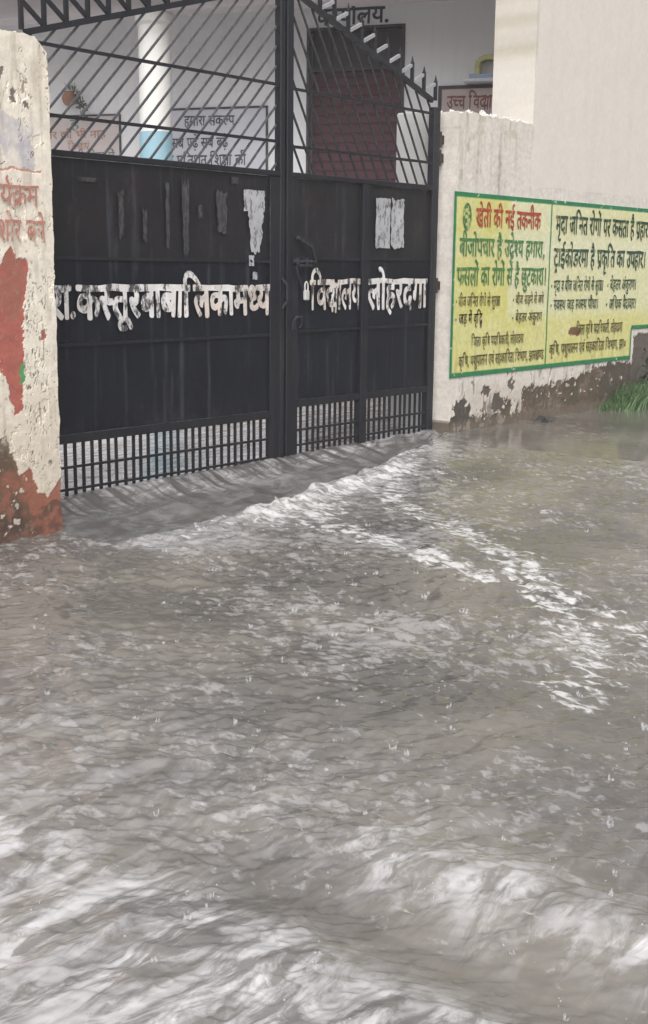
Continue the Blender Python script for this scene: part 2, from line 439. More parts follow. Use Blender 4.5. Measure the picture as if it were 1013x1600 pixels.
# ------------------------------------------------------------------ the flood: one sheet of moving water, street and courtyard
GY = 5.95                       # plane of the gate
FX = np.array([4.30, 4.87, 5.76, 6.15, 6.62, 7.03, 7.58, 8.19, 8.45]); FD = np.array([.72, .74, .70, .67, .61, .58, .42, .22, .16])
def polydist(X, Y, pts):
    d = np.full(X.shape, 1e9); s = np.zeros(X.shape); acc = 0.0
    for (ax, ay), (bx, by) in zip(pts[:-1], pts[1:]):
        ux, uy = bx-ax, by-ay; L = math.hypot(ux, uy)
        t = np.clip(((X-ax)*ux+(Y-ay)*uy)/(L*L), 0, 1); dd = np.hypot(X-ax-t*ux, Y-ay-t*uy)
        m_ = dd < d; d = np.where(m_, dd, d); s = np.where(m_, acc+t*L, s); acc += L
    return d, s/acc
def water(X, Y):
    hs_ = 0.155*sst(X, 5.2, 8.4)*sst(Y, 2.6, 5.4)
    hg = 0.125+0.065*np.clip((X-4.5)/3.9, 0, 1)
    d = GY-Y; df = np.interp(X, FX, FD)*(1+0.16*perlin(X*2.3, X*0+.5, 75)+0.08*perlin(X*6, X*0+.5, 76)); t = d/df; t = t+0.10*sst(t, .3, .8)*fbm(X*3.2, Y*3.2, 77, 3)
    gate = sst(X, 4.25, 4.42)*(1-sst(X, 8.44, 8.56))
    a = 0.55*sst(d, 0.0, 0.20)+0.45*sst(t, 0.1, 0.85)
    low = hs_-0.045*gate*np.exp(-((t-0.78)/0.30)**2)
    h = np.where(t < 1.6, hg*(1-a)+low*a, hs_); h = hs_*(1-gate)+h*gate
    yard = (Y > GY) & (X > 4.0)
    h = np.where(yard & (gate < 1), hg*np.ones_like(X), h)
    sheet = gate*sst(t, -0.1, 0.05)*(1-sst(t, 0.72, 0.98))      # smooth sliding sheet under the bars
    calm = np.where(Y > GY, 0.25, 1.0)
    # ripples carried by the flow
    wx = X+0.10*fbm(X*1.3, Y*1.3, 3, 3); wy = Y+0.10*fbm(X*1.3+9, Y*1.3, 4, 3)
    ca, sa = math.cos(0.7), math.sin(0.7)
    P = wx*ca+wy*sa; Q = -wx*sa+wy*ca
    r1 = fbm(P*3.4, Q*2.0, 21, 3)
    r2 = fbm(P*10, Q*6.0, 31, 2, 0.5)
    r3 = fbm(P*26, Q*17, 41, 2, 0.5)
    rd = np.exp(-(fbm(P*5.0, Q*3.0, 51, 3, 0.55)/0.22)**2)          # short crests
    loc = 0.65+0.75*sst(fbm(X*0.55, Y*0.55, 61, 3), -0.35, 0.45)
    loc = loc*(1-0.55*sst(X, 6.8, 9.0)*sst(Y, 2.6, 4.4))        # flatter by the wall
    chop = (0.016*r1+0.0175*r2+0.0095*r3+0.006*rd)*loc*calm*(1-0.62*(1-sst(X*0.765+Y*0.645, 2.2, 3.8)))
    h = h+chop*(1-0.85*sheet)
    # streaks of the sliding sheet, one behind every bar
    fx = X+0.22*(Y-GY)
    lip = np.exp(-((d-0.10)/0.13)**2)
    h = h+sheet*(0.004*perlin(fx*9, Y*3.0, 71)+0.009*fbm(fx*3.4, Y*3.4, 72, 3)+lip*(0.011*fbm(fx*13, Y*2, 73, 2)+0.003*np.sin(fx*2*np.pi/0.067)))
    # roller where the sheet meets the street
    rol = gate*np.exp(-((t-1.06)/0.16)**2)
    mid_ = sst(X, 4.9, 5.6)*(1-sst(X, 6.9, 7.8))
    h = h+rol*(0.018+0.030*mid_+0.050*np.maximum(0, fbm(X*7, Y*9, 81, 4)+0.15)*(0.4+0.6*mid_))
    # wakes in the foreground
    fy = 1-sst(Y, 1.75, 2.45)
    wv = X+0.05*fbm(X*2, Y*2.5, 91, 2)+0.05*(Y-1.5)
    far = 1-sst(X, 3.2, 4.2)
    h = h+fy*far*(0.036*np.exp(-((wv-2.44)/0.13)**2)-0.026*np.exp(-((wv-2.13)/0.11)**2)+0.030*sst(-wv, -2.02, -1.75))
    near = (1-sst(wv, 1.85, 2.15))
    h = h+near*(0.024*fbm(X*2.4, Y*5.0, 95, 4, 0.5))
    # --- foam density and stirred-up pale water; the paleness also paints in reflected sky
    foam = np.zeros_like(X)
    foam = np.maximum(foam, 0.80*rol*sst(X, 4.7, 5.3)*(0.85+0.6*fbm(X*3, Y*3, 101, 2)))
    foam = np.maximum(foam, (0.45+0.33*mid_)*gate*np.exp(-((t-1.28)/(0.25+0.22*mid_))**2))
    for pts, wd, st in (([(6.0, 5.22), (5.5, 4.67), (5.41, 4.12), (5.21, 3.55), (5.06, 3.22)], .19, .80),
                        ([(7.1, 5.3), (6.3, 4.75), (6.0, 4.2), (5.75, 3.7), (5.56, 3.38), (5.2, 3.05), (4.9, 2.77), (4.53, 2.43), (4.18, 2.18), (3.75, 2.02)], .19, .74),
                        ([(7.6, 5.45), (7.1, 4.9), (6.9, 4.3), (6.5, 3.6)], .25, .42),
                        ([(8.3, 5.6), (7.7, 4.6), (7.2, 3.6), (6.0, 2.5), (4.9, 1.9)], .35, .36),
                        ([(4.5, 4.9), (5.4, 4.9), (6.0, 5.1)], .28, .45),
                        ([(5.4, 3.3), (4.95, 2.6), (4.65, 2.16), (4.25, 1.9)], .16, .62),
                        ([(3.2, 2.5), (3.9, 3.0), (4.6, 3.9)], .5, .26)):
        dd, ss = polydist(X+0.06*fbm(X*4, Y*4, 111, 2), Y+0.06*fbm(X*4+5, Y*4, 112, 2), pts)
        foam = np.maximum(foam, st*np.exp(-(dd/wd)**2))
    foam = np.maximum(foam, 0.30*loc*sst(fbm(X*1.6, Y*1.6, 121, 3), -0.2, 0.5))
    foam = foam*(1-0.9*sheet)*np.where(Y > GY, 0.1, 1.0)
    str_ = fbm(X*2.2+.4*r1, Y*9+1.2*r1, 131, 4, 0.6)
    crest = fy*np.exp(-((wv-2.42)/0.17)**2)*(0.72+0.9*str_)
    mass = (1-sst(wv+0.10*str_, 1.90, 2.06))*(0.64+0.75*str_)
    left = 0.34*(1-sst(X, 2.0, 3.6))*(0.6+0.9*str_)*(1-fy*np.exp(-((wv-2.14)/0.12)**2))
    aer_refl = np.clip(np.maximum(np.maximum(crest*(1-sst(Y, 1.7, 2.2)), mass), left), 0, 1)
    aer_refl = np.clip(aer_refl+0.42*gate*np.exp(-((t-1.1)/0.5)**2), 0, 1)
    aer_refl = np.maximum(aer_refl, np.where(Y > GY, 0.75, 0.0))  # courtyard: reflected sky and school wall painted in as paleness
    aer_refl = np.maximum(aer_refl*(1-0.6*sheet), sheet*np.clip(0.12+0.22*fbm(fx*5, Y*5, 143, 3)+lip*(0.14+0.40*perlin(fx*15+.8*perlin(X*5, Y*5, 78), Y*1.6, 141)+0.55*fbm(fx*34, Y*3, 142, 3)), 0, 1))
    glint_fleck = np.clip(0.36+0.95*fbm(X*0.8, Y*0.8, 151, 4)+0.25*gate*np.exp(-((t-1.6)/.8)**2), 0, 1)*(1-sheet)*np.where(Y > GY, 0.2, 1.0)  # where sky glints and aerated flecks get painted
    glint_fleck = glint_fleck*(0.35+0.65*sst(X*0.765+Y*0.645, 2.6, 4.0))*(1-0.45*sst(X, 6.5, 8.5)*sst(Y, 2.6, 4.4))
    return h, np.clip(foam, 0, 1), aer_refl, glint_fleck, sheet
def build_water():
    head = math.atan2(0.632, 0.750)
    A = np.linspace(head-1.05, head+1.05, 900)
    R_ = np.concatenate([np.geomspace(0.9, 9.5, 1150), np.geomspace(9.6, 60, 60)])
    AA, RR = np.meshgrid(A, R_); X = RR*np.cos(AA); Y = RR*np.sin(AA)
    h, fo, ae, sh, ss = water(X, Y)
    # rings where drops have just struck
    rg = np.random.default_rng(5); la = A[1]-A[0]; lr = math.log(R_[1]/R_[0])
    for q in range(900):
        r0 = 1.9+6.5*rg.random()**0.8; a0 = head+rg.uniform(-.40, .40); rho = rg.uniform(.012, .055); am = rg.uniform(.0015, .0040)*(1-rho*8)
        i0 = int(math.log(r0/0.9)/lr); j0 = int((a0-A[0])/la); wi = int(1.6*rho/(r0*lr))+2; wj = int(1.6*rho/(r0*la))+2
        sl_ = (slice(max(0, i0-wi), min(1150, i0+wi)), slice(max(0, j0-wj), min(900, j0+wj)))
        dd = np.hypot(X[sl_]-r0*math.cos(a0), Y[sl_]-r0*math.sin(a0))
        h[sl_] += am*np.exp(-((dd-rho)/.006)**2)-am*.6*np.exp(-((dd-rho*.6)/.007)**2)
    v = np.stack([X, Y, h], -1).reshape(-1, 3)
    nr, na = X.shape; idx = np.arange(nr*na).reshape(nr, na)
    q = np.stack([idx[:-1, :-1], idx[1:, :-1], idx[1:, 1:], idx[:-1, 1:]], -1).reshape(-1, 4)
    me = mesh_np('flood_water', v, q, True)
    ca = me.color_attributes.new('flow', 'FLOAT_COLOR', 'POINT')
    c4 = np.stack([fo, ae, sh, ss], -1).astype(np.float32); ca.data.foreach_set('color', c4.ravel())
    return me
def water_material():
    k = N('muddy_flood_water'); v = k.coord((1, 1, 1), (0, 0, -0.7)); vs = k.coord((1.0, 0.55, 1.0), (0, 0, -0.7))
    a = k.attr('flow'); sep = k.n('ShaderNodeSeparateColor'); k.l(a.outputs['Color'], sep.inputs[0])
    fo, ae, sh = sep.outputs[0], sep.outputs[1], sep.outputs[2]
    mud = k.mix(k.ramp(k.noise(v, 1.1, 5), 0.35, 0.7), (0.125, 0.115, 0.106), (0.205, 0.187, 0.162))
    mud = k.mix(k.math('MULTIPLY', a.outputs['Alpha'], 0.55), mud, (0.062, 0.062, 0.066))  # sheet darkened: unaerated water, with the gate's dark reflection painted in
    pale = (0.60, 0.583, 0.59)
    vx = k.coord((0.32, 1.0, 1.0), (0, 0, -0.12)); an = k.noise(vx, 12, 7, 0.66, 0.9)
    af = k.math('MULTIPLY', ae, k.ramp(an, 0.40, 0.59, 0.22, 1.25))
    c = k.mix(af, mud, pale)
    vf = k.coord((1.0, 0.45, 1.0), (0, 0, -0.7)); fn = k.noise(vf, 20, 6, 0.60, 0.35)
    th = k.math('SUBTRACT', 0.80, k.math('MULTIPLY', fo, 0.42))
    dlt = k.math('SUBTRACT', fn, th)
    fm = k.math('MULTIPLY', k.ramp(dlt, -0.06, 0.10), 0.85)
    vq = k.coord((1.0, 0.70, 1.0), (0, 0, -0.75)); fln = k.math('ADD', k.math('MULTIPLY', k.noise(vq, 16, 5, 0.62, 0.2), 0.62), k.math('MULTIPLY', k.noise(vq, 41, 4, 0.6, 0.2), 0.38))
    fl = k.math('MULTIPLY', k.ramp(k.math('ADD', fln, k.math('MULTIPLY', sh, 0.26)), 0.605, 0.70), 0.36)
    dk = k.ramp(k.noise(vs, 13, 4, 0.6, 0.4), 0.30, 0.62, 0.88, 1.0)
    c = k.mix(1.0, c, dk, 'MULTIPLY')
    c = k.mix(fl, c, (0.52, 0.505, 0.51))  # pale flecks: sky glints put into the colour, partly aerated water
    c = k.mix(fm, c, (0.66, 0.65, 0.65))
    fine = k.noise(v, 60, 5, 0.6, 0.3); mid = k.noise(vs, 22, 4, 0.6, 0.4)
    hgt = k.math('ADD', k.math('MULTIPLY', fine, 0.30), k.math('ADD', k.math('MULTIPLY', mid, 0.7), k.math('MULTIPLY', fm, 0.35)))
    k.bump(hgt, 0.30, 0.010)
    r = k.math('ADD', k.math('MULTIPLY', fm, 0.45), k.math('ADD', k.math('MULTIPLY', af, 0.18), 0.045))
    return k.set(Base_Color=c, Roughness=r, IOR=1.45)
M['water'] = water_material()
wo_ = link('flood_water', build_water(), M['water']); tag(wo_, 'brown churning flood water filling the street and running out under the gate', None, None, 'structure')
# the street below the flood, out to the horizon
gm = MB(); gm.add([(-900, -900, -0.35), (900, -900, -0.35), (900, 900, -0.35), (-900, 900, -0.35)], [(0, 1, 2, 3)])
g = gm.build('street_ground', plain('wet_road', (0.12, 0.11, 0.095), 0.7, 0.4, 0.6)); tag(g, 'wet muddy street bed under the flood', None, None, 'structure')

# ------------------------------------------------------------------ rain splashes and bubbles
def splash_material():
    k = N('splash_water'); return k.set(Base_Color=(0.62, 0.61, 0.61), Roughness=0.12, IOR=1.333, Alpha=0.34)
M['splash'] = splash_material()
def at_h(x, y):
    h, f, a, s, g_ = water(np.array([[x]]), np.array([[y]])); return float(h[0, 0])
sp = MB(); bb = MB()
pts = []
while len(pts) < 480:
    r = 1.9+7.0*random.random()**0.9; an = math.atan2(0.632, 0.75)+random.uniform(-0.36, 0.36)
    x, y = r*math.cos(an), r*math.sin(an)
    if y > 5.5 or (x < 4.5 and y > 5.3): continue
    pts.append((x, y, r))
ph = water(np.array([p[0] for p in pts]), np.array([p[1] for p in pts]))[0]
for (x, y, r), h in zip(pts, ph):
    big = random.random() < 0.22
    s_ = random.uniform(0.5, 1.0)*(1.7 if big else 0.6)*0.72*(0.5+0.5*min(1, (r-1.9)/3.0))
    for j in range(random.choice((4, 5, 6, 7)) if big else random.choice((1, 2, 3))):
        a = random.uniform(0, 6.28); o_ = random.uniform(0.2, 1)*0.014*s_
        hx, hy = x+o_*math.cos(a), y+o_*math.sin(a); H = random.uniform(0.004, 0.020)*s_
        lx, ly = math.cos(a)*H*random.uniform(0, .6), math.sin(a)*H*random.uniform(0, .6)
        sp.tube([(hx, hy, h-0.004), (hx+lx*.3, hy+ly*.3, h+H*.35), (hx+lx, hy+ly, h+H)], [0.010*s_, 0.0036*s_, 0.0008], 6)
    if big:
        for j in range(3):
            sp.lump((x+random.gauss(0, .02), y+random.gauss(0, .02), h+random.uniform(.02, .06)), random.uniform(.0015, .003), j, (1, 1, 1), 0.1)
so_ = sp.build('rain_splashes', M['splash'], None, True); tag(so_, 'small white crowns of rain splashing on the flood water', None, None, 'stuff')
bp = []
while len(bp) < 90:
    x = random.uniform(2.6, 5.6); y = random.uniform(1.6, 4.6)
    if random.random() < 0.35: x, y = random.gauss(4.35, .25), random.gauss(2.15, .2)
    bp.append((x, y))
bh = water(np.array([p[0] for p in bp]), np.array([p[1] for p in bp]))[0]
for (x, y), h in zip(bp, bh):
    r = random.uniform(.004, .010)
    bb.lathe([(r, -r*.3), (r*.97, r*.25), (r*.75, r*.65), (r*.4, r*.9), (r*.08, r)], (x, y, float(h)), 10)
bo = bb.build('bubbles', M['splash'], None, True); tag(bo, 'foam bubbles floating on the flood water', None, None, 'stuff')

# ------------------------------------------------------------------ left gate pillar, old paint layers showing
def px2pil(px, py):       # where a spot of old paint sits on the pillar face
    return 3.955+px*0.00395, 1.5-(py-413)/277.0
CREAM = lin(214, 205, 192)
def pil_col(X, Z):
    c = np.ones(X.shape+(3,))*lin(231, 222, 207)
    n1 = fbm(X*5, Z*5, 201, 5); n2 = fbm(X*16, Z*16, 211, 4); ns = fbm(X*20, Z*2.2, 221, 4)
    c *= (1+0.10*n1+0.05*n2)[..., None]
    def over(mask, col, a=1.0):
        nonlocal c
        mm = np.clip(mask*a, 0, 1)[..., None]; c = c*(1-mm)+np.asarray(col)*mm
    n4 = fbm(X*48, Z*48, 231, 3); wx = X+0.030*n1+0.024*n2+.008*n4; wz = Z+0.045*n1+0.024*n2+.008*n4
    P = lambda L: [px2pil(*q) for q in L]
    over(sst(ns, 0.0, 0.5), lin(172, 160, 142), 0.5)
    over(sst(-Z+.25*n1, -1.2, -.2), lin(176, 160, 138), .45)
    # bare plaster under the coping
    over(in_poly(wx, wz, P([(-60, 50), (-60, 75), (5, 68), (20, 80), (38, 80), (48, 62), (60, 58), (78, 66), (70, 50), (40, 40)])), lin(150, 138, 124))
    over(in_poly(wx, wz, P([(8, 142), (24, 142), (18, 158), (14, 158)])), lin(125, 116, 106))
    over(in_poly(wx, wz, P([(38, 160), (45, 165), (46, 182), (40, 178)])), lin(120, 112, 104))
    over(in_poly(wx, wz, P([(56, 178), (62, 183), (60, 193), (56, 190)])), lin(120, 110, 104))
    over(in_poly(X, Z, P([(14, 163), (17, 163), (17, 198), (14, 198)]))*(n2 > -0.25), lin(150, 140, 130), .7)
    # washed-out blue-grey poster stain
    over(in_poly(wx, wz, P([(-60, 198), (18, 200), (40, 206), (66, 205), (70, 280), (25, 276), (18, 245), (-60, 240)]))*sst(n1+ns*.5, -0.45, 0.35), lin(176, 174, 184), .75)
    over(in_poly(X, wz*0.85+Z*0.15, P([(-200, 276.5), (80, 278), (80, 281), (-200, 279.5)]))*1.0, lin(196, 130, 112), .75)
    # red undercoat where the cream has flaked away
    A = in_poly(wx, wz, P([(-40, 470), (-28, 440), (-14, 436), (6, 418), (12, 404), (22, 392), (34, 410), (50, 416), (47, 445), (42, 500), (40, 560), (37, 628), (22, 636), (14, 604), (10, 572), (-8, 548), (-24, 560), (-38, 520)]))
    over(A, lin(172, 98, 86)*(1+0.18*n2+.12*n4)[..., None])
    over(A & (in_poly(wx, wz, P([(12, 400), (40, 404), (44, 440), (36, 490), (20, 500), (4, 470)]))), lin(150, 100, 86), .6)
    B = in_poly(wx, wz, P([(-160, 690), (8, 684), (22, 700), (24, 730), (44, 716), (52, 738), (56, 762), (74, 768), (90, 746), (112, 724), (112, 900), (-160, 900)]))
    over(B, lin(146, 94, 76)*(1+0.25*n1+.15*n4)[..., None])
    over(in_poly(wx, wz, P([(-160, 672), (6, 668), (20, 690), (22, 720), (40, 776), (42, 800), (30, 900), (-160, 900)]))*sst(n1+n2*.6, -0.45, 0.15), lin(92, 76, 62), .9)
    over((Z < 0.16+0.09*n1)*sst(n2+n1, -.4, .3), lin(74, 58, 50), .7)
    over((wz < px2pil(0, 660)[1])*(wz > px2pil(0, 880)[1])*(n2 > 0.33)*(X < px2pil(46, 0)[0]), lin(205, 194, 178), .8)
    crk = np.abs(fbm(X*6, Z*2.4, 291, 4)) < .008
    over(crk*(n1 > -.1), lin(120, 108, 94), .7)
    # scratches, chips and marker scrawl on the cream strip
    strip = in_poly(X, Z, P([(44, 428), (80, 428), (84, 720), (38, 720)]))
    over(strip*(fbm(X*55, Z*16, 241, 3) > 0.34), lin(112, 106, 96), .9)
    over(strip*(np.abs(fbm(X*14, Z*5, 251, 2)) < 0.02), lin(128, 126, 120), .7)
    over(in_poly(wx, wz, P([(34, 560), (41, 562), (42, 585), (35, 588)])), lin(86, 150, 92))
    over(in_poly(wx, wz, P([(70, 512), (76, 512), (75, 530), (69, 528)])), lin(150, 78, 66), .9)
    over(sst(fbm(X*30, Z*30, 261, 3), .38, .5)*(Z < 1.9), lin(140, 130, 118), .6)
    return np.clip(c, 0.01, 0.85)
def pil_disp(X, Z):
    n1 = fbm(X*5, Z*5, 201, 5); n2 = fbm(X*16, Z*16, 211, 4)
    c = pil_col(X, Z); flaked = (c[..., 0]-c[..., 2] > 0.18) | (c.mean(-1) < 0.36)
    return 0.0035*n1+0.0014*n2+0.003*flaked
def pil_edge(X, Z, U, Wd):
    rnd = np.maximum(0, (U-0.86)/0.14)
    Z = Z-0.05*(Wd**6)*rnd**2*1.6+0.012*(Wd**8)*fbm(X*14, Z*0+3, 271, 4)+0.03*(Wd**8)*(X-4.0)*-0.35
    X = X+(U > 0.999)*(0.010*fbm(Z*7, Z*0+2, 281, 4))-(U > 0.999)*0.012*sst(Z, 2.45, 2.66)
    return X, Z
pil = empty('gate_pillar', (3.85, 5.6, 0)); tag(pil, 'cream gate pillar with red undercoat showing through flaked paint and red lettering', 'pillar')
def par(o, p):
    o.parent = p; o.matrix_parent_inverse = p.matrix_basis.inverted(); return o
pb = painted_slab('shaft', 3.40, 4.335, -0.35, 2.672, 5.60, 6.05, 0.0055, pil_col, M['pillar'], None, pil_edge, pil_disp); par(pb, pil)
cp = MB()
for i in range(70):
    x = random.uniform(3.42, 4.29); r = random.uniform(.008, .026)
    cp.lump((x, random.uniform(5.61, 6.0), 2.672+r*.1-0.035*max(0, (x-4.2)/.13)), r, i, (1.2, 1.1, .8), .4)
par(cp.build('mortar_crumbs', M['mortar'], None), pil)
M['redletter'] = letterpaint('faded_red_lettering', (0.50, 0.22, 0.17), 0.30, tuple(CREAM), 22, .8)
par(lettering('lettering', 'कार्यक्रम', 3.865, 4.235, 1.905, 1.80, 5.588, M['redletter'], None, .008, .05, 3), pil)
par(lettering('lettering', 'किशोर बने', 3.835, 4.275, 1.725, 1.615, 5.588, M['redletter'], None, .008, .05, 4), pil)
# the compound wall that goes on beyond the pillar, outside the frame
lw = painted_slab('compound_wall', -14.0, 3.398, -0.35, 2.35, 5.75, 5.97, 0.06, lambda X, Z: (np.ones(X.shape+(3,))*lin(205, 196, 184)*(1+.12*fbm(X*2, Z*2, 5, 4))[..., None]*(1-.45*sst(-Z+.2*fbm(X*3, Z*3, 6), -.5, 0.0))[..., None]), M['wallpaint'])
tag(lw, 'cream compound wall running left from the red patched pillar', 'wall')

# ------------------------------------------------------------------ right boundary wall and the taller wall it runs into
WY = 5.80
def wall_col(X, Z):
    n1 = fbm(X*3, Z*3, 301, 5); n2 = fbm(X*9, Z*9, 311, 4); n3 = fbm(X*26, Z*26, 321, 3); ns = fbm(X*11, Z*1.1, 331, 4)
    c = np.ones(X.shape+(3,))*lin(217, 210, 201)
    c *= (1+0.06*n1+0.04*n2)[..., None]
    def over(mask, col, a=1.0):
        nonlocal c
        mm = np.clip(mask*a, 0, 1)[..., None]; c = c*(1-mm)+np.asarray(col)*mm
    bound = X < 9.62
    over(bound*sst(ns, -0.05, 0.45)*sst(Z, 1.7, 2.6), lin(178, 170, 156), .55)
    over(bound*sst(ns+0.5*n2, 0.30, 0.55)*(Z > 1.9), lin(140, 134, 118), .5)
    over(bound*sst(n2+n1*.5, .05, .45)*sst(Z, 2.35, 2.6), lin(190, 182, 166), .8)
    over((~bound)*sst(fbm(X*7, Z*.5, 333, 5), -0.05, 0.6), lin(196, 189, 182), .22)
    over((~bound)*sst(n1, .0, .6), lin(202, 195, 190), .5)
    # damp, moss and fallen plaster at the foot
    n5 = fbm(X*60, Z*60, 387, 3); wx = X+.03*n2+.016*n3+.008*n5; wz = Z+.05*n2+.03*n3+.014*n5+.055*fbm(X*24, Z*2.5, 388, 3)
    damp = sst(-(wz-0.50-0.16*n1), -0.12, 0.10)
    over(damp*sst(X, 8.5, 8.9), lin(186, 174, 162), .6)
    top = 0.33+0.30*fbm(X*3.2, X*0+1.5, 341, 3)
    over((wz < top)*(n2+.4*n3 > -0.05)*(X > 8.45), lin(88, 82, 70)*(1+.35*n3[..., None]))
    over(((wz-0.30)**2/.012+(X-8.66+.0*n2)**2/.022+1.1*n2 < 0.95), lin(78, 74, 68)*(1+.3*n3[..., None]))
    over(((wz-0.47)**2/.0022+(wx-9.02)**2/.006+.8*n3 < 1.0), lin(96, 88, 80))
    over(((wz-0.36)**2/.008+(wx-9.22)**2/.010+.8*n3 < 1.0), lin(92, 86, 78))
    over(((wz-0.50)**2/.003+(wx-9.42)**2/.004+.8*n3 < 1.0), lin(104, 94, 86))
    brown = (wz < 0.47+0.10*sst(X, 9.8, 11.4)+0.05*n1)*(wx > 9.60)
    over(brown, lin(98, 85, 71)*(1+.34*n2+.32*n3)[..., None])
    over(brown*sst(n3+n1, 0.1, .5), lin(146, 130, 114), .6)
    over(brown*sst(n2-n1+.5*n3, .0, .4), lin(74, 70, 54), .75)
    over(brown*sst(fbm(X*15, Z*15, 385, 4), .28, .36)*(wz > .33), lin(196, 184, 172), .85)
    over((wz < .62)*sst(fbm(X*7, Z*2.2, 386, 4), .18, .42)*(X > 8.55), lin(92, 86, 72), .6)
    over((wz < 0.60)*(wx > 11.05)*(n2 > -.25), lin(84, 76, 66)*(1+.3*n3[..., None]))
    over((wz < 0.86)*(wx > 11.72), lin(98, 90, 82)*(1+.35*n2+.2*n3)[..., None])
    over((np.abs(fbm(X*5, Z*1.2, 351, 3)) < .02)*(Z < .62)*(Z > .3)*(X > 8.6), lin(110, 100, 92), .8)
    over((wz < 0.24), lin(112, 100, 88), .75)
    return np.clip(c, .02, .85)
def wall_disp(X, Z):
    c = wall_col(X, Z); fl = (c.mean(-1) < 0.28)
    return 0.004*fbm(X*4, Z*4, 361, 4)+0.002*fbm(X*20, Z*20, 362, 3)+0.010*fl
bw = empty('boundary_wall', (9.0, WY, 0)); tag(bw, 'rough topped boundary wall right of the gate with dark damp patches at its foot', 'wall')
def bw_edge(X, Z, U, Wd):
    Z = Z+(Wd**10)*(0.030*fbm(X*9, X*0+4, 371, 4)+0.012*fbm(X*30, X*0+5, 372, 3))
    X = X+(U < 0.001)*0.006*fbm(Z*6, Z*0+6, 373, 4)
    return X, Z
par(painted_slab('wall_body', 8.475, 9.598, -0.35, 2.715, WY, 6.06, 0.009, wall_col, M['wallpaint'], None, bw_edge, wall_disp), bw)
# pillar end that carries the gate, proud of the wall at the back
je = MB(); je.box((8.480, 6.062, -0.35), (8.74, 6.42, 2.74), .012)
par(je.build('gate_jamb', plaster('jamb_paint', (0.52, 0.51, 0.50), .5, .85, .75)), bw)
rb = MB()
for i in range(90):
    x = random.uniform(8.5, 9.58); r = random.uniform(.008, .026)
    if x < 8.72 and random.random() < .6: continue
    rb.lump((x, random.uniform(WY+.02, 6.02), 2.712+r*.45), r, 100+i, (1.0, 1.0, 1.1), .5)
par(rb.build('mortar_rubble', M['mortar']), bw)
tw = empty('building_side_wall', (13.5, WY, 0)); tag(tw, 'tall plain pale building wall rising above the boundary wall', 'wall')
def tw_edge(X, Z, U, Wd):
    return X+(U < 0.001)*0.004*fbm(Z*3, Z*0+8, 374, 4), Z
par(painted_slab('wall_lower', 9.60, 17.5, -0.35, 2.20, WY, 6.22, 0.012, wall_col, M['wallpaint'], None, None, wall_disp), tw)
par(painted_slab('wall_upper', 9.60, 17.5, 2.20, 6.4, WY, 6.22, 0.05, wall_col, M['plainwall'], None, tw_edge, lambda X, Z: .003*fbm(X*3, Z*3, 361, 3)*sst(Z, 2.2, 2.5)+0.0*X), tw)

# ------------------------------------------------------------------ the painted sign on the wall
sg = empty('painted_sign', (10.3, WY, .6)); tag(sg, 'yellow green bordered farming advice sign painted on the pale wall in two panels', 'sign')
def sgn_col(X, Z):
    n1 = fbm(X*2.2, Z*2.2, 401, 4); n2 = fbm(X*8, Z*8, 411, 4); ns = fbm(X*9, Z*1.3, 421, 4)
    ye = lin(208, 203, 120); pa = lin(220, 219, 186)
    hi_ = sst(Z, 1.02, 1.16); t = np.clip(.10+.62*hi_*sst(X+.03*ns, 9.24, 9.32)+.12*(1-hi_)+.25*hi_*np.exp(-((Z-1.67)/.12)**2-((Z-1.43)/.3)**2*0)+.22*n1+.16*ns, 0, 1)[..., None]
    c = ye*(1-t)+pa*t
    c *= (1+.08*n2)[..., None]
    st = (sst(fbm(X*14, Z*2.5, 431, 4), .16, .42)*(Z < .95))[..., None]*.45; c = c*(1-st)+lin(166, 148, 98)*st
    # green border and the rule between the panels, brushed by hand
    wb = .004*fbm(X*6, Z*6, 441, 3); G_ = lin(40, 122, 78)
    b = (Z > 2.065+wb)|((Z < .655+wb)&(X < 11.66))|(X < 8.470+wb)|(np.abs(X-9.965+wb) < .011)|((X > 11.615+wb)&(Z < .93))|((X > 11.63)&(Z < .955+wb))|(X > 12.02+wb)
    c[b] = G_*(1+.25*n2[b][:, None])
    rub = (((X-10.47)/.16)**2+((Z-.93+.1*(X-10.47))/.045)**2+1.2*n2 < .8); c[rub] = lin(120, 86, 60)
    ch = fbm(X*18, Z*18, 451, 3) > .46; c[ch] = lin(214, 206, 196)
    return np.clip(c, .02, .85)
def strip_sign(x0, x1, z0, z1):
    return painted_slab('painted_panel', x0, x1, z0, z1, WY-.0095, WY+.004, 0.011, sgn_col, M['signpaint'], None, None, lambda X, Z: wall_disp(X, Z)*0+.0035*fbm(X*4, Z*4, 361, 4))
par(strip_sign(8.456, 11.645, .615, 2.10), sg); par(strip_sign(11.646, 12.04, .915, 2.10), sg)
SY = WY-.0165
def ink(name, rgb, wear=.22): return letterpaint(name, tuple(lin(*rgb)), wear, tuple(lin(222, 210, 140)), 26, .7)
I_red, I_gr, I_dg, I_bk = ink('red_sign_ink', (176, 66, 40)), ink('green_sign_ink', (70, 128, 74)), ink('dark_sign_ink', (44, 76, 56)), ink('brown_sign_ink', (92, 84, 42))
def sline(txt, x0, x1, zt, zb, mat, off=.016, wob=.05): par(lettering('lettering', txt, x0, x1, zt, zb, SY, mat, None, off, wob, int(zt*100)), sg)
sline('खेती की नई तकनीक', 8.75, 9.77, 1.978, 1.838, I_red, .018)
sline('बीजोपचार है उद्देश्य हमारा,', 8.52, 9.86, 1.738, 1.600, I_gr, .013)
sline('फसलों का रोगों से है छुटकारा।', 8.50, 9.92, 1.505, 1.362, I_gr, .013)
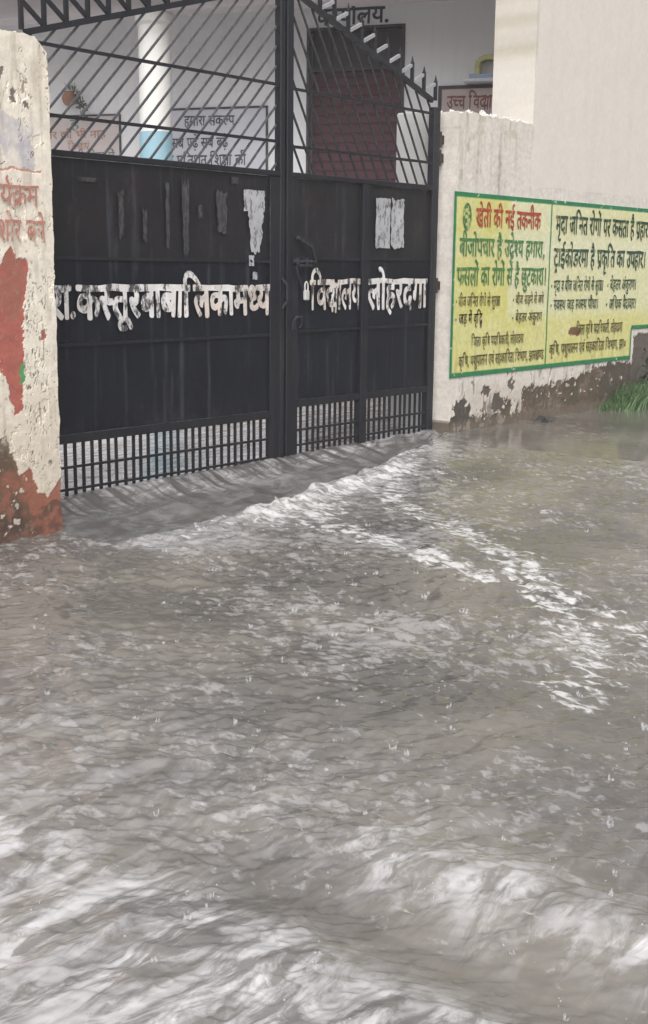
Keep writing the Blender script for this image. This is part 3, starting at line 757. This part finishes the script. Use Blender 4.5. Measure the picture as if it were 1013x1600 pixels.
sline('• बीज जनित रोगों से सुरक्षा', 8.49, 9.16, 1.271, 1.192, I_bk, .010); sline('• बीज सड़ने से बचे', 9.36, 9.88, 1.272, 1.200, I_bk, .010)
sline('• जड़ में वृद्धि', 8.49, 8.89, 1.130, 1.052, I_bk, .010); sline('• बेहतर अंकुरण', 9.36, 9.86, 1.120, 1.046, I_bk, .010)
sline('जिला कृषि पदाधिकारी, लोहरदगा', 8.74, 9.56, .938, .862, I_bk, .010)
sline('कृषि, पशुपालन एवं सहकारिता विभाग, झारखण्ड', 8.56, 9.92, .785, .702, I_bk, .012)
sline('मृदा जनित रोगों पर कसता है प्रहार', 10.04, 11.86, 1.970, 1.815, I_dg, .014)
sline('ट्राईकोडरमा है प्रकृति का उपहार।', 10.03, 11.86, 1.680, 1.525, I_dg, .014)
sline('• मृदा व बीज जनित रोगों से सुरक्षा', 10.00, 10.98, 1.399, 1.305, I_dg, .010); sline('• बेहतर अंकुरण।', 11.06, 11.68, 1.405, 1.308, I_dg, .010)
sline('• स्वस्थ जड़ स्वस्थ पौधा।', 10.00, 10.91, 1.225, 1.135, I_dg, .010); sline('• अधिक पैदावार।', 11.06, 11.70, 1.219, 1.122, I_dg, .010)
sline('जिला कृषि पदाधिकारी, लोहरदगा', 10.50, 11.42, .990, .900, I_bk, .012)
sline('कृषि, पशुपालन एवं सहकारिता विभाग, झा०', 10.02, 11.52, .822, .735, I_bk, .012)
# round green emblem with a plant in it
em = MB(); cx_, cz_ = 8.62, 1.908
def disc(mb, cx, cz, rx, rz, y, n=28):
    mb.add([(cx, y, cz)]+[(cx+rx*math.cos(2*math.pi*k/n), y, cz+rz*math.sin(2*math.pi*k/n)) for k in range(n)], [(0, 1+k, 1+(k+1) % n) for k in range(n)])
disc(em, cx_, cz_, .062, .11, SY+.0015)
par(em.build('emblem', ink('emblem_ink', (66, 116, 66), .3)), sg)
el = MB()
for k, (dx, dz, rx, rz) in enumerate(((-.012, .05, .022, .018), (.018, .03, .020, .016), (-.018, .0, .02, .016), (.014, -.03, .02, .016), (-.008, -.06, .02, .015))): disc(el, cx_+dx, cz_+dz, rx, rz, SY-.0005*k, 14)
el.bar((cx_, SY-.003, cz_-.085), (cx_+.004, SY-.003, cz_+.085), .009, .001)
par(el.build('emblem_leaf', ink('emblem_pale_ink', (186, 190, 120), .25)), sg)

# ------------------------------------------------------------------ the gate
def sheet_col(seed):
    def f(X, Z):
        n1 = fbm(X*3, Z*3, seed, 5); ns = fbm(X*16, Z*.8, seed+5, 5, .6); n3 = fbm(X*30, Z*12, seed+9, 3); nf = fbm(X*42, Z*1.6, seed+12, 3)
        c = np.ones(X.shape+(3,))*np.array([.0090, .0102, .0155])
        upper = sst(Z, 1.45, 1.62)[..., None]; c = c*(1-upper)+np.array([.0185, .0165, .0185])*upper
        c *= (1+.35*n1)[..., None]
        w = (sst(ns, .12, .5)*(.55+.45*sst(nf, -.2, .4)))[..., None]; c = c*(1-.55*w)+np.array([.080, .084, .102])*.55*w
        r = (sst(n1*.6+n3*.4+.15*sst(Z, 1.2, 2.0), .34, .5))[..., None]; c = c*(1-.6*r)+np.array([.055, .036, .032])*.6*r
        lowr = (sst(-Z, -.62, -.46)*sst(n3+n1, -.2, .5))[..., None]; c = c*(1-.5*lowr)+np.array([.045, .035, .034])*.5*lowr
        return np.clip(c, .005, .3)
    return f
def sheet_disp(seed): return lambda X, Z: .006*fbm(X*2.2, Z*1.6, seed+20, 3)+.0012*fbm(X*7, Z*6, seed+21, 3)
RAILW = .045
def leaf(x0, x1, label, seed, rising, bot, mids):
    """x0..x1 outer edges; rising: the top rail climbs to the right"""
    t = empty('gate_leaf', (x0 if rising else x1, GY, 0)); tag(t, label, 'gate', 'leaves of the black school gate')
    A = lambda o: par(o, t)
    zt = 2.105; zr = lambda x: (2.765+.282*(x-4.50)) if rising else (2.765+.332*(8.385-x))
    wl, wr = (.05, .048) if rising else (.066, .085)
    yb0, yb1 = GY-.03, GY+.03
    def stile(a, b, z0, z1):
        mb = MB(); mb.box((a, yb0, z0), (b, yb1, z1), .005); return mb
    A(stile(x0, x0+wl, .02 if rising else -.04, (zr(x0) if rising else 3.55)).build('stile', M['steel']))
    A(stile(x1-wr, x1, -.04 if rising else .08, (3.55 if rising else zr(x1)-.02)).build('stile', M['steel']))
    xi0, xi1 = x0+wl+.0015, x1-wr-.0015
    # broad plate beside the meeting stile, as high as the sheet
    pw = .095 if rising else .060
    mb = MB()
    if rising: mb.box((xi1-pw, GY-.026, -.04), (xi1, GY+.022, zt-.002), .004)
    else: mb.box((xi0, GY-.026, -.04), (xi0+pw, GY+.022, zt-.002), .004)
    A(mb.build('meeting_plate', M['steel']))
    si0, si1 = (xi0, xi1-pw-.0015) if rising else (xi0+pw+.0015, xi1)
    edges = [si0]+[q for mcen in mids for q in (mcen-.042, mcen+.042)]+[si1]
    for mcen in mids:
        mb = MB(); mb.box((mcen-.04, yb0-.004, .09), (mcen+.04, yb1, zt-.002), .004); A(mb.build('middle_stile', M['steel']))
    # rails
    mb = MB(); mb.box((xi0, GY-.034, zt), (xi1, GY+.026, zt+.035), .004); A(mb.build('sheet_top_rail', M['steel']))
    for a, b in zip(edges[::2], edges[1::2]):
        A(painted_slab('steel_sheet', a, b, bot+.032, zt-.003, GY-.008, GY+.006, .012, sheet_col(seed), M['sheet'], None, None, sheet_disp(seed)))
        mb = MB(); mb.box((a, GY-.030, bot-.022), (b, GY+.024, bot+.030), .004); A(mb.build('sheet_bottom_rail', M['steel']))
        for zz in ((1.535, 1.03) if rising else (1.56, 1.045)):
            mb = MB(); mb.bar((a+.002, GY-.016, zz), (b-.002, GY-.016, zz+random.uniform(-.006, .006)), .020, .014); A(mb.build('flat_bar', M['steel']))
        # short bars below the sheet
        sp_ = .0665; nb_ = max(2, int(round((b-a)/sp_))); 
        for i in range(1, nb_):
            x = a+(b-a)*i/nb_+random.uniform(-.004, .004)
            mb = MB(); mb.bar((x, GY, -.05), (x+random.uniform(-.004, .004), GY, bot-.020), .017, .014); A(mb.build('grille_bar', M['steel']))
        for zz in (.300 if rising else .335, .165 if rising else .225):
            mb = MB(); mb.bar((a, GY-.015, zz), (b, GY-.015, zz), .016, .012); A(mb.build('grille_rail', M['steel']))
    # open top: leaning bars, two straight rails, the climbing top rail
    zA = xi0 if rising else xi1
    mb = MB(); mb.bar((xi0, GY-.002, zr(xi0)), (xi1, GY-.002, zr(xi1)), .035, .03); A(mb.build('top_rail', M['steel']))
    for zz in ((2.70, 2.33) if rising else (2.695, 2.315)):
        mb = MB(); mb.bar((xi0, GY-.014, zz+random.uniform(-.008, .008)), (xi1, GY-.014, zz+random.uniform(-.008, .008)), .020, .010); A(mb.build('cross_rail', M['steel']))
    k = 1.04 if rising else -1.7
    z0 = zt+.036; n_ = 26
    for i in range(-18, n_):
        if rising: xb = x0+.115+i*.1225
        else: xb = x1-.115-i*.124
        # bar from (xb,z0) leaning along slope k up to the top rail, trimmed at the stiles
        xa, za = xb, z0
        # meet of z = z0+k(x-xb) with zr(x)
        s_ = .282 if rising else -.332; base = zr(0.0)
        xe = (base-z0+k*xb)/(k-s_) ; 
        ze = zr(xe)-.014
        if rising:
            if xa < xi0: xa, za = xi0, z0+k*(xi0-xb)
            if xe > xi1: xe, ze = xi1, z0+k*(xi1-xb)
            if xe <= xa+.03: continue
        else:
            if xa > xi1: xa, za = xi1, z0+k*(xi1-xb)
            if xe < xi0: xe, ze = xi0, z0+k*(xi0-xb)
            if xe >= xa-.03: continue
        mb = MB(); mb.bar((xa, GY+.012, za), (xe, GY+.012, ze), .0122, .0122); A(mb.build('leaning_bar', M['barsheen'] if rising else M['bars']))
    # saw-tooth of spikes along the top rail
    sp_ = .156; x = (x0+.03) if rising else (x1-.045)
    while (x < xi1-.05) if rising else (x > xi0+.05):
        zz = zr(x)+.018; H = .25 if rising else .175
        mb = MB(); mb.bar((x, GY-.002, zz), (x, GY-.002, zz+H-.03), .022, .022); mb.tube([(x, GY-.002, zz+H-.03), (x, GY-.002, zz+H+.015)], [.012, .002], 6)
        A(mb.build('spike', M['steel']))
        x2 = x+sp_ if rising else x-sp_
        if (x2 < xi1) if rising else (x2 > xi0):
            if rising: mb = MB(); mb.bar((x+.010, GY-.002, zz+.150), (x2-.010, GY-.002, zr(x2)+.022), .022, .020); A(mb.build('spike_brace', M['steel']))
            else: mb = MB(); mb.bar((x-.010, GY-.002, zz+.120), (x2+.010, GY-.002, zr(x2)+.022), .024, .020); A(mb.build('spike_brace', M['braceglint']))
        x = x2
    return t
gl = leaf(4.40, 6.572, 'wide black steel gate leaf beside the red patched pillar with long white lettering', 501, True, .468, [])
gr = leaf(6.592, 8.405, 'narrower black steel gate leaf by the pale right wall with a middle stile and bolt', 531, False, .525, [7.475])
LY = GY-.0215
par(lettering('lettering', 'रा.कस्तूरबाबालिकामध्य', 4.55, 6.425, 1.372, 1.185, LY, M['gletter'], None, .040, .07, 1, -.004, .10), gl)
par(lettering('lettering', 'विद्यालय', 6.86, 7.428, 1.402, 1.195, LY, M['gletter'], None, .026, .07, 2), gr)
par(lettering('lettering', 'लोहरदगा', 7.522, 8.285, 1.408, 1.19, LY, M['gletter'], None, .030, .07, 3), gr)
def scrap(x0, x1, z0, z1, mat, parent, seed, rough=.25, name='paper_scrap', taper=0.0, nx=10, nz=16):
    """a torn sheet glued to the steel, curling a little"""
    vs = []; fs = []
    for j in range(nz+1):
        w = j/nz; z = z0+(z1-z0)*w
        wd = (x1-x0)*(1-taper*(1-w)); xc = (x0+x1)/2
        l = xc-wd/2+rough*wd*.5*abs(float(fbm(np.array([w*4.]), np.array([seed*1.7]), seed, 3)[0])); r = xc+wd/2-rough*wd*.5*abs(float(fbm(np.array([w*4.+9]), np.array([seed*1.3]), seed+3, 3)[0]))
        for i in range(nx+1):
            u = i/nx; x = l+(r-l)*u
            zz = z+(rough*.10*(z1-z0)*float(perlin(np.array([u*5.]), np.array([seed+.5]), seed+8)[0]) if j in (0, nz) else 0)
            vs.append((x, LY-.001-.003*abs(float(perlin(np.array([x*9]), np.array([z*9]), seed)[0])), zz))
    for j in range(nz):
        for i in range(nx): fs.append((j*(nx+1)+i, j*(nx+1)+i+1, (j+1)*(nx+1)+i+1, (j+1)*(nx+1)+i))
    mb = MB(); mb.add(vs, fs); return par(mb.build(name, mat), parent)
scrap(6.165, 6.375, 1.86, 2.00, M['paper'], gl, 1, .22); scrap(6.20, 6.37, 1.585, 1.865, M['paper'], gl, 2, .7, taper=.35)
scrap(6.215, 6.27, 1.50, 1.57, M['paper'], gl, 3, .8); scrap(6.25, 6.30, 1.41, 1.46, M['paper'], gl, 4, .8); scrap(6.05, 6.12, 2.03, 2.075, M['paperfaint'], gl, 5, .3)
for i, (a, b, c, d) in enumerate(((5.075, 5.125, 1.66, 1.93), (5.27, 5.31, 1.64, 1.83), (5.46, 5.50, 1.60, 2.0), (5.60, 5.67, 1.58, 2.02), (5.74, 5.79, 1.80, 1.88), (5.90, 6.02, 1.72, 1.98), (4.76, 4.93, 1.975, 2.0), (6.42, 6.45, 1.65, 1.9))):
    scrap(a, b, c, d, M['paperfaint'], gl, 20+i, .9, taper=.2)
scrap(7.60, 7.785, 1.645, 2.015, M['paper'], gr, 40, .2); scrap(7.787, 7.965, 1.65, 2.015, M['paper'], gr, 41, .5)
# bolt, staple and catch on the right leaf
bt = MB(); bt.bar((6.675, GY-.055, 1.70), (6.83, GY-.055, 1.640), .026, .02); bt.bar((6.83, GY-.055, 1.640), (6.87, GY-.055, 1.535), .018, .016)
bt.tube([(6.64, GY-.05, 1.535), (6.88, GY-.05, 1.535)], .011, 8)
bt.box((6.66, GY-.058, 1.515), (6.69, GY-.0305, 1.562)); bt.box((6.76, GY-.058, 1.515), (6.79, GY-.0085, 1.562)); bt.box((6.675, GY-.056, 1.50), (6.83, GY-.04, 1.515))
bt.tube([(6.665, GY-.045, 1.505), (6.70, GY-.05, 1.42), (6.745, GY-.05, 1.34)], .009, 6)
par(bt.build('bolt', M['bars']), gr)
hk = MB(); hk.tube([(6.655, GY-.035, 1.115), (6.67, GY-.055, 1.15), (6.715, GY-.06, 1.15), (6.735, GY-.05, 1.11), (6.735, GY-.03, 1.07)], .009, 7)
hk.box((6.645, GY-.05, 1.06), (6.668, GY-.0305, 1.12)); par(hk.build('catch', M['bars']), gr)
hl = MB(); hl.tube([(6.535, GY-.032, 1.42), (6.56, GY-.062, 1.37), (6.56, GY-.062, 1.26), (6.54, GY-.032, 1.21)], .009, 7)
par(hl.build('pull_handle', M['bars']), gl)
for z_ in (2.50, 2.36, 1.36):
    hg = MB(); hg.tube([(8.42, GY-.01, z_-.06), (8.42, GY-.01, z_+.06)], .020, 10); hg.box((8.40, GY-.025, z_-.035), (8.468, GY+.0, z_+.035), .004)
    par(hg.build('hinge', steel('rusty_hinge_paint', (.035, .026, .022), .9, .7)), gr)
pk = empty('padlock', (6.765, GY-.06, 1.30)); tag(pk, 'small pale padlock hanging below the bolt of the gate', 'padlock')
b_ = MB(); b_.box((6.742, GY-.072, 1.265), (6.792, GY-.048, 1.335), .006); par(b_.build('lock_body', M['brass']), pk)
b_ = MB(); b_.tube([(6.752, GY-.06, 1.334), (6.750, GY-.06, 1.365), (6.757, GY-.06, 1.388), (6.767, GY-.06, 1.394), (6.777, GY-.06, 1.388), (6.784, GY-.06, 1.365), (6.782, GY-.06, 1.334)], .006, 8); par(b_.build('shackle', M['brass']), pk)

# ------------------------------------------------------------------ the school behind
sc = empty('school_building', (11.6, 7.5, 0), math.radians(-68)); tag(sc, 'grey school front with a roofed verandah behind the gate', 'building')
def schild(mb, name, mat, smooth=False): return mb.build(name, mat, sc, smooth)
w = MB(); D0, D1, DT = -2.055, -1.005, 4.02
w.box((-9, 0, -.3), (D0, .25, 5.9)); w.box((D1, 0, -.3), (.80, .25, 5.9)); w.box((D0, 0, DT), (D1, .25, 5.9)); schild(w, 'front_wall', M['facade'])
dr = MB(); z = .75
while z < 3.60:
    dr.box((D0+.002, .095, z), (D1-.002, .13, z+.085), .006); dr.box((D0+.002, .099, z+.086), (D1-.002, .13, z+.0985)); z += .10
sh_ = schild(dr, 'rolling_shutter', M['shutter'])
tr = MB(); tr.box((D0+.001, .10, 3.652), (D1-.001, .14, DT-.001));  # dark panel painted for the shaded opening above the shutter
for q in range(1, 5): tr.box((D0+q*.21-.012, .085, 3.66), (D0+q*.21+.012, .0995, DT-.01))
tr.box((D0+.002, .04, 3.60), (D1-.002, .14, 3.65)); schild(tr, 'transom_shade', M['transom_shade'])
fr = MB(); fr.box((D0-.03, -.012, .6), (D0, .0945, DT+.03)); fr.box((D1, -.012, .6), (D1+.03, .0945, DT+.03)); fr.box((D0, -.012, DT), (D1, .0945, DT+.03)); schild(fr, 'door_frame', M['transom_shade'])
rf = MB(); rf.box((-9, -1.72, 4.30), (.60, -.001, 4.46)); schild(rf, 'verandah_roof', M['facade'])
fa = MB(); fa.box((-9, -1.80, 4.19), (.60, -1.722, 5.2), .008); schild(fa, 'parapet', M['fascia'])
be = MB(); be.box((-9, -1.36, 4.04), (.60, -1.06, 4.298), .01); schild(be, 'beam', M['beam'])
pl = MB(); pl.box((-9, -1.75, -.3), (.60, -.001, .58)); schild(pl, 'verandah_floor', M['concrete'])
for cx in (-8.1, -3.34, -.02+1.0e-9-1.0e9*0):
    if cx > -1: continue
    cl = MB(); cl.lathe([(.172, .58), (.172, 2.865)], (cx, -1.21, 0), 32); c_o = schild(cl, 'column_base_band', M['columnblue'], True)
    cl = MB(); cl.lathe([(.168, 2.866), (.166, 3.92), (.20, 3.95), (.20, 4.038)], (cx, -1.21, 0), 32); schild(cl, 'column', M['column'])
for p in sc.children:
    if p.name.startswith('column'):
        for q in p.data.polygons: q.use_smooth = abs(q.normal.z) < .5
        p.data.set_sharp_from_angle(angle=math.radians(35)) if hasattr(p.data, 'set_sharp_from_angle') else None
lettering('lettering', 'कार्यालय.', -1.97, -1.16, 4.235, 4.075, -.004, M['dark'], sc, .022, .05, 7)
def board(name, label, x0, x1, z0, z1, face, fmat, border, lines):
    t = empty(name, (0, 0, 0)); t.parent = sc; t.parent = None
    t.location = sc.matrix_basis @ Vector((x0, 0, z0)); t.rotation_euler = (0, 0, math.radians(-68)); tag(t, label, 'board', 'lettered boards on the school wall')
    W_, H_ = x1-x0, z1-z0
    mb = MB(); mb.box((0, -.014, 0), (W_, -.001, H_)); mb.build('board_face', face, t)
    b = border
    mb = MB(); mb.box((-b, -.024, H_), (W_+b, -.001, H_+b)); mb.box((-b, -.024, -b), (W_+b, -.001, 0)); mb.box((-b, -.024, 0), (0, -.001, H_)); mb.box((W_, -.024, 0), (W_+b, -.001, H_)); mb.build('board_frame', fmat, t)
    for (tx, a, c, zt, zb, mt, of) in lines: lettering('lettering', tx, a-x0, c-x0, zt-z0, zb-z0, -.017, mt, t, of, .06, int(zt*100))
    return t
bf1 = plain('pale_board_paint', (.62, .62, .68), .7, .08, 6); bfr = plain('board_frame_paint', (.05, .05, .06), .6, .2, 8)
L_bl = letterpaint('board_black_ink', (.05, .05, .07), .15, (.5, .5, .55), 40)
L_or = letterpaint('board_orange_ink', (.40, .20, .12), .30, (.55, .45, .42), 40); L_gg = letterpaint('board_green_ink', (.14, .20, .18), .2, (.5, .45, .42), 40)
board('notice_board', 'pale school pledge board with black lettering behind the white column', -3.95, -2.56, 2.0, 3.235, bf1, bfr, .022,
      [('हमारा संकल्प', -3.56, -2.94, 3.165, 3.06, L_bl, .012), ('सब पढ़ें सब बढ़ें', -3.72, -3.02, 2.925, 2.82, L_bl, .012), ('शत-प्रतिशत शिक्षा की'.replace('-', ' '), -3.86, -2.80, 2.735, 2.62, L_bl, .012), ('की उपस्थिति', -3.72, -3.08, 2.56, 2.45, L_bl, .012), ('है', -2.86, -2.76, 2.47, 2.39, L_bl, .012)])
board('notice_board', 'pinkish school board with faded orange lettering beside the left pillar', -6.4, -4.385, 2.0, 3.20, plain('pink_board_paint', (.56, .49, .48), .7, .1, 6), bfr, .018,
      [('है', -5.02, -4.90, 3.16, 3.06, L_gg, .012), ('नर की भी माह', -5.35, -4.56, 3.035, 2.955, L_or, .016), ('सिखाएं', -5.06, -4.78, 2.90, 2.83, L_or, .016), ('की सेवा में', -5.0, -4.45, 2.79, 2.70, L_gg, .016)])
board('name_board', 'brown framed school name board above the rough wall top', -.560, .55, 2.85, 3.365, plain('name_board_paint', (.52, .43, .42), .7, .12, 8), plain('name_board_frame', (.04, .03, .035), .5, .2, 8), .035,
      [('उच्च विद्यालय', -.50, .14, 3.29, 3.165, letterpaint('name_board_ink', (.22, .07, .05), .2, (.4, .33, .32), 40), .02)])
# small painted shrine-like ornament on the school front
orn = empty('wall_ornament', sc.matrix_basis @ Vector((-.10, -.12, 3.41)), math.radians(-68)); tag(orn, 'small yellow arch on a pale blue ledge above the name board', 'ornament')
mb = MB(); mb.box((-.20, -.075, 0), (.36, .117, .032), .004); mb.build('ledge', plain('white_ledge', (.72, .74, .80), .7), orn)
mb = MB(); mb.box((-.135, -.05, .033), (.36, .117, .075), .004); mb.build('step', plain('blue_ledge', (.36, .47, .62), .7), orn)
ar = [(-.055, .078), (-.06, .16), (-.045, .215), (.02, .245), (.10, .245), (.165, .215), (.18, .16), (.175, .078)]
mb = MB()
for (a, b), (c, d) in zip(ar[:-1], ar[1:]): mb.bar((a, .03, b), (c, .03, d), .05, .12)
mb.build('arch', plain('yellow_arch', (.66, .62, .30), .7, .3, 20), orn)
# hanging pot
hp = empty('hanging_pot', sc.matrix_basis @ Vector((-4.945, -.16, 3.30)), math.radians(-68)); tag(hp, 'round terracotta pot with trailing dull leaves hanging on the school wall', 'plant pot')
mb = MB(); mb.lathe([(.02, 0), (.05, .012), (.078, .045), (.086, .085), (.076, .125), (.055, .150), (.06, .165)], (0, 0, 0), 20); mb.build('pot', M['terracotta'], hp, True)
mb = MB(); mb.bar((0, .158, .09), (0, .08, .09), .016, .016, (0, 0, 1)); mb.box((-.02, .14, .05), (.02, .159, .13)); mb.build('bracket', M['iron'], hp)
lf = MB(); rr = random.Random(3)
for i in range(120):
    if i < 16: p0 = Vector((rr.gauss(.01, .025), rr.gauss(0, .02), .16)); dv = Vector((rr.gauss(0, .35), rr.gauss(-.1, .3), 1)).normalized(); L_ = rr.uniform(.06, .14)
    else:
        a = rr.random(); p0 = Vector((.07+.15*a+rr.gauss(0, .022), -.02+rr.gauss(0, .03), .12-.26*a*a+rr.gauss(0, .04))); dv = Vector((rr.gauss(.3, .5), rr.gauss(-.2, .5), rr.gauss(-.5, .5))).normalized(); L_ = rr.uniform(.03, .06)
    sdv = dv.cross(Vector((0.3, 1, .2))).normalized()*(.006 if i < 16 else .012)
    lf.add([p0, p0+dv*L_*.5+sdv, p0+dv*L_, p0+dv*L_*.5-sdv], [(0, 1, 2, 3)])
lf.build('leaves', M['leaf'], hp)

# ------------------------------------------------------------------ small things at the water's edge
def grass():
    mb = MB(); rr = random.Random(9)
    for i in range(1500):
        x = 10.95+abs(rr.gauss(0, .95)); y = WY-.02-abs(rr.gauss(0, .13)); 
        edge = min(1, .25+(x-10.95)/.6)
        h = rr.uniform(.10, .30)*edge+.04; a = rr.uniform(0, 6.28); bend = rr.uniform(.2, 1.0)*h
        bx, by = math.cos(a)*bend, -abs(math.sin(a))*bend*.8; w_ = rr.uniform(.003, .006)
        z0 = .10
        sx, sy = -math.sin(a)*w_, math.cos(a)*w_
        p = [(x, y, z0), (x+bx*.25, y+by*.25, z0+h*.55), (x+bx*.65, y+by*.65, z0+h*.9), (x+bx, y+by, z0+h)]
        v = []
        for k, q in enumerate(p):
            f = (1, .85, .55, .05)[k]; v += [(q[0]-sx*f, q[1]-sy*f, q[2]), (q[0]+sx*f, q[1]+sy*f, q[2])]
        mb.add(v, [(0, 1, 3, 2), (2, 3, 5, 4), (4, 5, 7, 6)])
    k = N('wet_grass'); oi = k.coord(); c = k.mix(k.ramp(k.noise(oi, 9, 4), .35, .65), (.080, .15, .060), (.17, .27, .12))
    mt = k.set(Base_Color=c, Roughness=.45)
    o = mb.build('grass', mt); tag(o, 'wet green grass clump at the foot of the wall', None, None, 'stuff')
grass()
wd = empty('weed', (11.72, WY-.06, .12)); tag(wd, 'dark leafy weed growing against the broken corner of the sign', 'plant')
mb = MB(); rr = random.Random(4)
stems = []
for i in range(7):
    x = rr.uniform(-.12, .32); top = Vector((x+rr.gauss(0, .08), -.05-rr.random()*.08, rr.uniform(.3, .62))); mb.tube([(x*.6, 0, 0), (x*.8, -.03, top.z*.5), top], [.005, .004, .002], 5); stems.append((Vector((x*.6, 0, 0)), top))
mb.build('stem', M['leaf'], wd)
mb = MB()
for a, b in stems:
    for j in range(16):
        t_ = rr.uniform(.25, 1); p0 = a.lerp(b, t_); dv = Vector((rr.gauss(0, 1), rr.gauss(-.3, .7), rr.gauss(.1, .5))).normalized(); L_ = rr.uniform(.04, .09); sd_ = dv.cross(Vector((0, .3, 1))).normalized()*L_*.25
        mb.add([p0, p0+dv*L_*.5+sd_, p0+dv*L_, p0+dv*L_*.5-sd_], [(0, 1, 2, 3)])
mb.build('leaves', plain('dark_weed_leaf', (.04, .055, .035), .5, .3, 10), wd)
st = MB(); st.lump((9.78, WY-.13, .16), .085, 31, (1.5, .8, .55), .4); st.lump((9.93, WY-.10, .15), .06, 33, (1.6, .9, .5), .4)
o = st.build('broken_rock', M['rock']); tag(o, 'dark wet broken rock at the waterline below the yellow sign', 'rock')
bk = empty('green_bottle', (8.45, 6.75, .18))
bk.rotation_euler = (0, math.radians(84), math.radians(20)); tag(bk, 'green plastic bottle floating behind the gate bars', 'bottle')
mb = MB(); mb.lathe([(.03, 0), (.044, .01), (.045, .15), (.04, .19), (.02, .24), (.016, .27)], (0, 0, -.14), 16); mb.build('bottle_body', M['green'], bk, True)
mb = MB(); mb.lathe([(.019, .271), (.019, .295)], (0, 0, -.14), 12); mb.build('cap', M['green'], bk)

# ------------------------------------------------------------------ rain haze in the air
hz = MB(); hz.box((-16, -9, -1.4), (22, 22, 7.5))
hm = bpy.data.materials.new('rain_haze'); hm.use_nodes = True; hn = hm.node_tree; hn.nodes.clear()
hp_ = hn.nodes.new('ShaderNodeVolumePrincipled'); hp_.inputs['Color'].default_value = (.93, .93, .95, 1); hp_.inputs['Density'].default_value = 0.0035
ho = hn.nodes.new('ShaderNodeOutputMaterial'); hn.links.new(hp_.outputs[0], ho.inputs['Volume'])
tag(hz.build('haze', hm), 'thin rain haze hanging over the street', None, None, 'stuff')
